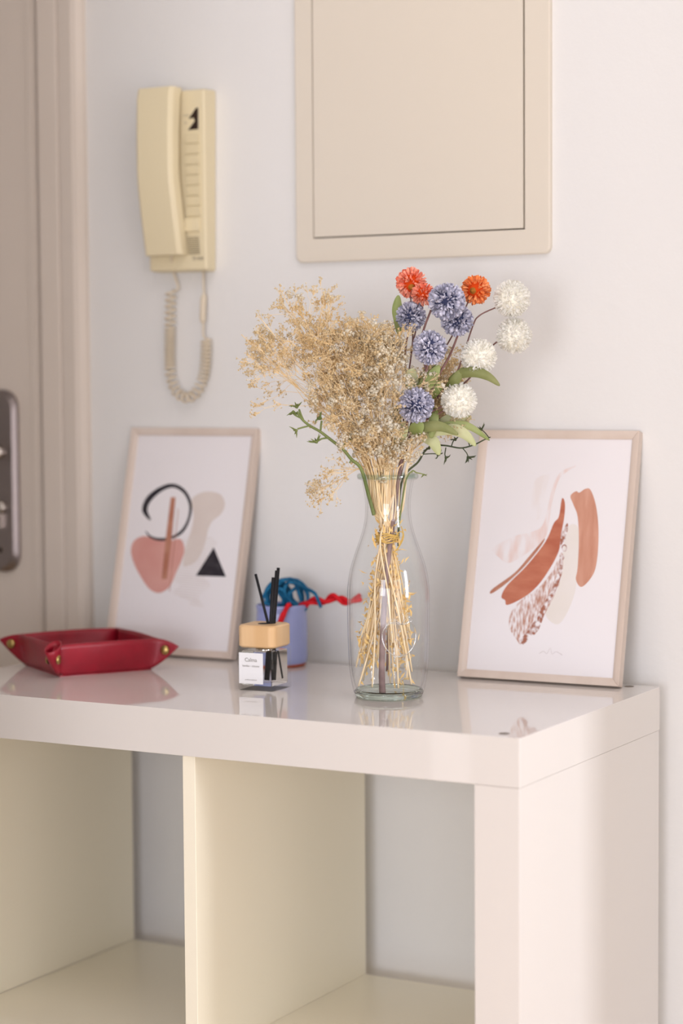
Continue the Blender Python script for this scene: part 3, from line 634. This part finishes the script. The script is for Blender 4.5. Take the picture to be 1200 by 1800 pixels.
# white branch
wht = thing('pompom_branch', 'artificial branch of four cream-white pompom blooms leaning right', 'flower branch', VB(680, 1180, -1), 'artificial pompom branches')
K = VB(712, 800, -1)
stalk(wht, [VB(680, 1180, -1), VB(685, 1000, -.8), VB(695, 880, -1), K], .14, .14)
for pts in ([K, VB(740, 720, -.5), VB(783, 685, 0), VB(805, 650, 0), VB(830, 575, -1), VB(842, 555, -1), VB(870, 541, -1)], [VB(783, 685, 0), VB(820, 670, -.5), VB(868, 605, -1.5), VB(895, 597, -1.5)],
            [VB(768, 700, 0), VB(800, 665, .5), VB(838, 640, 1)], [VB(740, 740, 0), VB(765, 720, .5), VB(800, 708, .8)], [VB(740, 740, 0), VB(766, 730, .3), VB(790, 716, .5)]):
    stalk(wht, pts, .11, .08)
for i, (x, y, d, r) in enumerate(((899, 525, -1, 32), (903, 590, -1.6, 31), (841, 627, 1.2, 31), (806, 704, 1.0, 31))):
    pompom(wht, VB(x, y, d), r/15.4, WHITE, WHITED, 620, seed=30+i, width=.13, core=.8)
for pts, w_, mt in (([VB(789, 668, .5), VB(808, 658, 1.5), VB(834, 654, 2.2), VB(858, 662, 2.2), VB(878, 678, 2)], 1.15, LEAFD), ([VB(785, 684, .5), VB(800, 668, 1.5), VB(815, 646, 1.5)], 1.1, LEAFD),
                    ([VB(752, 700, 0), VB(762, 685, .5), VB(778, 672, .5)], 1.5, LEAF),
                    ([VB(722, 770, 0), VB(745, 752, 1.5), VB(775, 750, 2), VB(805, 764, 2)], 1.2, LEAFD), ([VB(735, 760, 0), VB(775, 750, 0), VB(820, 748, .5), VB(860, 774, .5)], .9, LEAF),
                    ([VB(745, 765, 0), VB(790, 755, .3), VB(815, 762, .5), VB(836, 784, .5)], 1.3, LEAFL), ([VB(740, 770, -.5), VB(760, 775, 0), VB(772, 800, 0)], 1.3, LEAFL),
                    ([VB(700, 790, 0), VB(703, 765, .8), VB(715, 740, 1)], 1.5, LEAFL), ([VB(725, 765, .5), VB(733, 752, 1.5), VB(744, 744, 1.8)], 1.6, LEAF), ([VB(760, 760, -1), VB(790, 742, -1), VB(828, 733, -1)], 1.8, LEAFL),
                    ([VB(757, 770, .5), VB(762, 740, .5), VB(764, 715, 0)], 1.1, LEAF)):
    leaf(wht, pts, w_, mt)
# orange branch
orb = thing('pompom_branch', 'artificial branch of three orange pompom blooms at the top of the bouquet', 'flower branch', VB(690, 1120, -1.6), 'artificial pompom branches')
Q = VB(705, 800, -1.8)
stalk(orb, [VB(690, 1120, -1.6), VB(690, 960, -1), VB(697, 870, -1.3), Q], .13, .13)
for pts in ([Q, VB(712, 700, -2.2), VB(725, 600, -2.5), VB(722, 530, -2.2), VB(722, 505, -2.2)], [VB(722, 620, -2.4), VB(735, 560, -2), VB(742, 525, -2)], [Q, VB(745, 680, -2), VB(800, 580, -2), VB(829, 515, -1.6)]):
    stalk(orb, pts, .1, .08)
bk1 = (TOC*.75-UP*.5+RR*.05).normalized(); bk2 = (TOC*.85-RR*.35-UP*.1).normalized()
pompom(orb, VB(722, 497, -2.3), 1.75, CORAL, ORAND, 230, back=bk1, seed=51, width=.2, hole=.86)
pompom(orb, VB(743, 517, -1.2), 1.35, CORAL, ORAND, 190, seed=52, width=.22)
pompom(orb, VB(836, 510, -2), 1.7, ORAN, ORAND, 230, back=bk2, seed=53, width=.2, hole=.84)
leaf(orb, [VB(702, 590, -2), VB(700, 560, -1.8), VB(698, 540, -1.8), VB(700, 519, -1.8)], 1.25, LEAF)
# ------------------------------------------------------------------ baby's breath
TIE = VB(680, 945, 0)
def spray(label, target, tgt_d, seed, bottom, nbr=7, spread=4.2, white=.12, fl=9, droop=0, lift=.55, straws=3, cat='dried flower', density=1.0):
    rn = random.Random(seed); tgt = VB(target[0], target[1], tgt_d)
    bot = VB(bottom[0], bottom[1], bottom[2])
    rim_dir = (tgt-V((VC.x, VC.y, 25))); rim_dir.z = 0
    rim_dir = rim_dir/max(1e-6, rim_dir.length)*min(2.1, rim_dir.length*.3)
    rim_dir += V((rn.uniform(-.5, .5), rn.uniform(-.5, .5), 0))
    if rim_dir.length > 2.2: rim_dir = rim_dir.normalized()*2.2
    rim = VC+rim_dir+V((0, 0, 25.2)); neck = VC+rim_dir*.75+V((0, 0, 21))
    tie = TIE+V((rn.uniform(-.6, .6), rn.uniform(-.6, .6), rn.uniform(-.4, .4)))
    o = thing('baby_breath_spray', label, cat, bot, "dried baby's breath in the vase")
    tw = M(); sm = M(); bl = M()
    out = (tgt-rim); Ln = out.length
    d0 = (rim-neck).normalized()
    for s_ in range(straws):
        j = lambda a: V((rn.uniform(-a, a), rn.uniform(-a, a), rn.uniform(-a, a)))
        lowj = V((rn.uniform(-.7, .7), rn.uniform(-.7, .7), rn.uniform(0, 1.5)))
        b2 = bot+lowj; rr = V((b2.x-VC.x, b2.y-VC.y, 0))
        if rr.length > 3.7: b2 = b2-rr+rr.normalized()*3.7
        mid = (b2+tie)/2+j(.35)
        r2 = rim+j(.25); up_ = r2+(d0*.35+out.normalized()*.65)*Ln*(.28+.1*s_)+j(.3)
        sm.tube(cr([b2, mid, tie+j(.2), neck+j(.2), r2, up_], 5), [.085]*16+[.07]*10, 5)
    root = r2+(d0*.35+out.normalized()*.65)*Ln*.28
    def floret(p, d, white_):
        R_ = rn.uniform(.115, .19)*(1.6 if white_ else 1); s1 = d.orthogonal().normalized(); s2 = d.cross(s1); a0 = rn.uniform(0, 6.28)
        k = 5; vs = [p-d*R_*.7, p+d*R_*.15]
        for q in range(k):
            a = a0+q*2*math.pi/k; e = s1*math.cos(a)+s2*math.sin(a); a2 = a+math.pi/k; e2 = s1*math.cos(a2)+s2*math.sin(a2)
            vs += [p+e*R_*rn.uniform(.8, 1.15)+d*R_*rn.uniform(.1, .5), p+e2*R_*.55+d*R_*.05]
        fs = []
        for q in range(k):
            i0_, i1_, i2_ = 2+2*q, 3+2*q, 2+(2*q-1) % (2*k)
            fs += [(0, i2_, i0_), (0, i0_, i1_), (1, i0_, i2_), (1, i1_, i0_)]
        bl.add(vs, fs, 1 if white_ else 0)
    def grow(p, d, ln, lvl):
        gravity = V((0, 0, -droop))
        e = p+(d+gravity*.4).normalized()*ln; mid = (p+e)/2+V((rn.gauss(0, .06), rn.gauss(0, .06), rn.gauss(0, .06)))*ln
        tw.tube([p, mid, e], (.045, .035, .028) if lvl > 1 else (.024, .02, .016), 4, cap=False)
        if lvl == 0:
            wv = rn.random() < white
            for _ in range(fl):
                dd = (d+V((rn.gauss(0, .7), rn.gauss(0, .7), rn.gauss(0, .7)))).normalized(); q = e+dd*rn.uniform(.12, .85)
                tw.tube([e-d*ln*.2, q], .018, 3, cap=False); floret(q, dd, wv)
            return
        for _ in range(rn.choice((2, 3, 3)) if lvl > 1 else 3):
            sp = .42 if lvl > 1 else .6
            dd = (d+V((rn.gauss(0, sp), rn.gauss(0, sp), rn.gauss(0, sp)))).normalized()
            grow(e if rn.random() < .6 else p.lerp(e, .65), dd, ln*rn.uniform(.55, .8), lvl-1)
    for k in range(int(nbr*density)):
        f = rn.uniform(.0, .62); st = root.lerp(tgt, f); aim = tgt+V((rn.gauss(0, 1), rn.gauss(0, 1), rn.gauss(0, .8)))*spread*.42
        d = (aim-st); l = d.length
        grow(st, d.normalized(), max(.8, l*.42), 2)
    sm.tube(cr([root, root.lerp(tgt, .5), tgt], 4), .05, 5)
    put('stem', sm, rn.choice((STRAW, STRAWW)), o)
    put('twigs', tw, STRAW, o)['kind'] = 'stuff'
    put('blossoms', bl, [BLOOM, BLOOMW], o)['kind'] = 'stuff'
    # torn leaf scraps clinging to the lower stem
    ch = M()
    for _ in range(46):
        f = rn.uniform(-.05, 1.1); p = bot.lerp(tie, f)+V((rn.gauss(0, .5), rn.gauss(0, .5), 0)); rr = V((p.x-VC.x, p.y-VC.y, 0))
        if rr.length > 3.6: continue
        d = V((rn.gauss(0, .5), rn.gauss(0, .5), rn.gauss(.3, 1))).normalized(); s1 = d.orthogonal().normalized(); l = rn.uniform(.4, 1.2); w_ = rn.uniform(.05, .17)
        q = p+d*l*.5+s1*rn.uniform(-.2, .2); e = p+d*l+s1.cross(d)*rn.uniform(-.3, .3)
        ch.add([p, q-s1*w_, q+s1*w_, e], [(0, 1, 2), (1, 3, 2)])
    put('leaf_scraps', ch, CHAFF, o)['kind'] = 'stuff'
    return o
MASS = "dried cream baby's-breath spray in the dense fan left of the pompoms"
sp_ = [("dried baby's-breath spray reaching farthest left out of the vase", (424, 588), 0, 3.2, .03, 7), ("dried baby's-breath spray fanning up to the left tip of the bouquet top", (492, 508), -.5, 3.2, .05, 8),
       ("dried baby's-breath spray between the fan's left tip and its middle top", (535, 560), 0, 4.2, .05, 8), (MASS, (458, 560), .5, 3.2, .05, 6), (MASS, (565, 550), -1, 4.5, .06, 9), (MASS, (575, 620), 1, 4.2, .12, 9), (MASS, (610, 560), 0, 4.5, .08, 9), (MASS, (640, 580), -1.5, 4.5, .05, 9),
       (MASS, (650, 560), 1, 4.2, .15, 8), (MASS, (672, 600), 1.6, 4.4, .3, 9), ("white-tipped baby's-breath spray in front of the rear left blue pompom", (690, 570), .2, 3.4, .4, 7), (MASS, (602, 660), 1.5, 4.2, .2, 9), (MASS, (640, 670), 2, 4.4, .28, 9), (MASS, (676, 660), 2.2, 4.2, .4, 9),
       ("white-blossomed baby's-breath spray touching the middle blue pompom", (700, 620), 1.6, 3.0, .6, 6), (MASS, (600, 720), 1, 3.2, .15, 6), ("baby's-breath spray low in the middle of the fan above the vase mouth", (645, 745), 1.8, 3.4, .2, 7), ("white-flecked baby's-breath spray left of the lowest blue pompom", (685, 735), 2.2, 3.4, .35, 7), ("short baby's-breath spray low over the left part of the vase rim", (620, 780), 1.2, 2.2, .2, 5), ("short pale baby's-breath spray above the rim right below the lowest blue pompom", (715, 785), 1.8, 2.4, .4, 5), ("shortest baby's-breath spray just above the middle of the vase rim", (672, 800), 2, 2.4, .2, 5), ("baby's-breath spray on the fan's lower left edge above the green truss stem", (560, 690), 0, 2.6, .1, 5),
       ("tan baby's-breath spray standing behind the white and blue pompoms", (800, 630), -3.5, 4.0, .0, 14), ("tan baby's-breath spray behind the lowest white pompom", (812, 715), -3, 3.0, .0, 11), ("tan baby's-breath spray behind the dark pompom stem", (772, 670), -2.5, 3.6, .0, 13)]
rb = random.Random(77)
for i, (lab, tg, d, spd, wh, nb) in enumerate(sp_):
    bx0 = (628+(i*13 % 36)) if i % 2 else (690+(i*11 % 34)); spray(lab, tg, d, 100+i, (bx0, 1120+rb.uniform(0, 90), rb.uniform(-2.5, 1.2)), nb, spd, wh)
spray("thin baby's-breath sprig drooping over the left side of the vase rim", (556, 868), 0, 301, (650, 1150, 1), 5, 2.6, .1, 4, droop=.25, straws=1)
spray("short baby's-breath sprig beside the left side of the vase rim", (575, 826), .5, 302, (700, 1190, 0), 3, 1.8, .1, 4, droop=.1, straws=1)
# loose straws that end at the bottom of the vase
for i, (x0, y0, x1, y1, d) in enumerate(((630, 1206, 672, 1050, 1.5), (654, 1208, 660, 1010, 2), (723, 1203, 676, 965, 2), (700, 1210, 690, 1090, 1.2), (690, 1130, 668, 950, 2.2))):
    m = M(); m.tube(cr([VB(x0, y0, d), VB((x0+x1)/2+2, (y0+y1)/2, d), VB(x1, y1, d*.6), VB(683+i*3-6, 880, .5), VB(680+i*8-16, 800, .8)], 6), .1, 6)
    tag(put('straw_stem', m, STRAWW, loc=VB(x0, y0, d)), ('bare pale straw stem ending farthest left at the vase bottom', 'bare pale straw stem ending just left of the thick mauve stem',
        'bare pale straw stem crossing to the far right of the vase bottom', 'bare pale straw stem ending right of the thick mauve stem', 'short bare pale straw stem ending halfway down the vase')[i], 'stem', 'bare straw stems in the vase')
# raffia tie
m = M()
for k in range(5):
    c = TIE+V((0, 0, .2*(k-2))); m.tube([c+V((math.cos(a*.4)*1.25, math.sin(a*.4)*1.25, .12*math.sin(a*1.3+k))) for a in range(16)], .09, 5, closed=True)
m.tube(cr([VB(690, 950, 1.4), VB(702, 935, 1.5), VB(708, 948-8, 1.5), VB(700, 962, 1.5), VB(690, 972, 1.4)], 6), .06, 5)
m.tube(cr([VB(705, 925, 1.3), VB(709, 945, 1.4), VB(697, 968, 1.4)], 6), .06, 5)
tag(put('raffia_tie', m, DRAFF, loc=TIE), 'golden raffia string tied round the stems inside the vase', 'string')
# ------------------------------------------------------------------ tomato truss stems
def calyx(parent, c, axis_, R, mt, seed, n=6):
    rn = random.Random(seed); a_ = V(axis_).normalized(); s1 = a_.orthogonal().normalized(); s2 = a_.cross(s1); m = M()
    m.lathe(c, [(R*.05, -R*.2), (R*.22, -R*.05), (R*.25, R*.08), (0, R*.12)], 8, tuple(a_))
    for k in range(n):
        an = k*2*math.pi/n+rn.uniform(-.3, .3); e = s1*math.cos(an)+s2*math.sin(an); l = R*rn.uniform(.75, 1.2); cu = rn.uniform(-.5, .6)
        p1 = c+e*l*.5+a_*l*.25; p2 = c+e*l*.9+a_*l*(.3+cu*.5); m.tube(cr([c, p1, p2], 4), [R*.12, R*.12, R*.11, R*.1, R*.09, R*.07, R*.05, R*.03, .01], 5)
    return put('calyx', m, mt, parent)
def truss(label, main, subs, cal, mt, r):
    o = thing('tomato_truss', label, 'plant stem', main[0]); stalk(o, main, r, r*.55, mt, 'stem')
    m = M()
    for s_ in subs: m.tube(cr(s_, 5), r*.5, 6)
    put('side_stems', m, mt, o)
    for i, (c, a_, R_) in enumerate(cal): calyx(o, c, a_, R_, mt, 400+i)
    return o
q = lambda x, y, d=1.5: VB(500+x/7.5, 690+y/7.5, d)
truss('thick green tomato truss stem with star calyxes leaning out left', [VB(657, 905, .8), VB(648, 872, 1.2), q(1010, 1010), q(880, 880), q(770, 750), q(580, 600), q(460, 510), q(320, 430), q(220, 340), q(165, 250)],
      [[q(475, 500), q(480, 430), q(490, 370)], [q(320, 440), q(240, 460), q(170, 480)], [q(560, 600), q(490, 610), q(440, 640)], [q(770, 740), q(800, 680), q(835, 665)], [q(770, 740), q(785, 690), q(805, 640)], [q(250, 370), q(215, 290), q(190, 220)], [q(880, 890), q(855, 930)], [q(220, 340), q(130, 290), q(110, 250)]],
      [(q(160, 190), UP-RR*.3, .95), (q(115, 255), -UP, .9), (q(155, 500), -RR-UP*.6, .85), (q(420, 650), UP*.8-RR*.5, 1.0), (q(470, 340), UP-RR*1.4, 1.0), (q(860, 620), UP*.5+RR, .7)], TOM, .22)
g = lambda x, y, d=-1: VB(690+x/6, 640+y/6, d)
truss('dark thin tomato truss stem with star calyxes reaching right over the framed print', [VB(700, 960, -.5), VB(705, 850, -.8), g(270, 1030), g(330, 930), g(420, 860), g(560, 860), g(720, 885), g(860, 850), g(960, 800), g(1030, 770)],
      [[g(620, 862), g(640, 810), g(660, 800)], [g(810, 860), g(790, 800), g(770, 770)], [g(740, 890), g(780, 940), g(795, 980)], [g(320, 950), g(420, 945), g(470, 950)], [g(510, 900), g(505, 930)], [g(1010, 770), g(970, 720), g(935, 690)], [g(560, 880), g(550, 950), g(560, 980)], [g(380, 880), g(400, 840), g(420, 830)]],
      [(g(660, 800), UP-RR*.4, .7), (g(768, 765), UP, .75), (g(795, 985), -UP*.5+RR*.4, .95), (g(935, 690), UP-RR*.6, .8), (g(475, 955), RR-UP, .7), (g(560, 985), -UP+RR, .8), (g(385, 890), UP-RR, .7)], TOMD, .13)
truss('short green tomato stalk poking out over the right side of the vase rim', [VB(700, 930, 1), VB(712, 850, 1.8), g(200, 1130, 2), g(250, 1145, 2), g(300, 1155, 2), g(330, 1165, 2)], [[g(200, 1150, 2), g(215, 1120, 2)]], [(g(325, 1165, 2), -UP+RR*.4, .55)], TOM, .1)
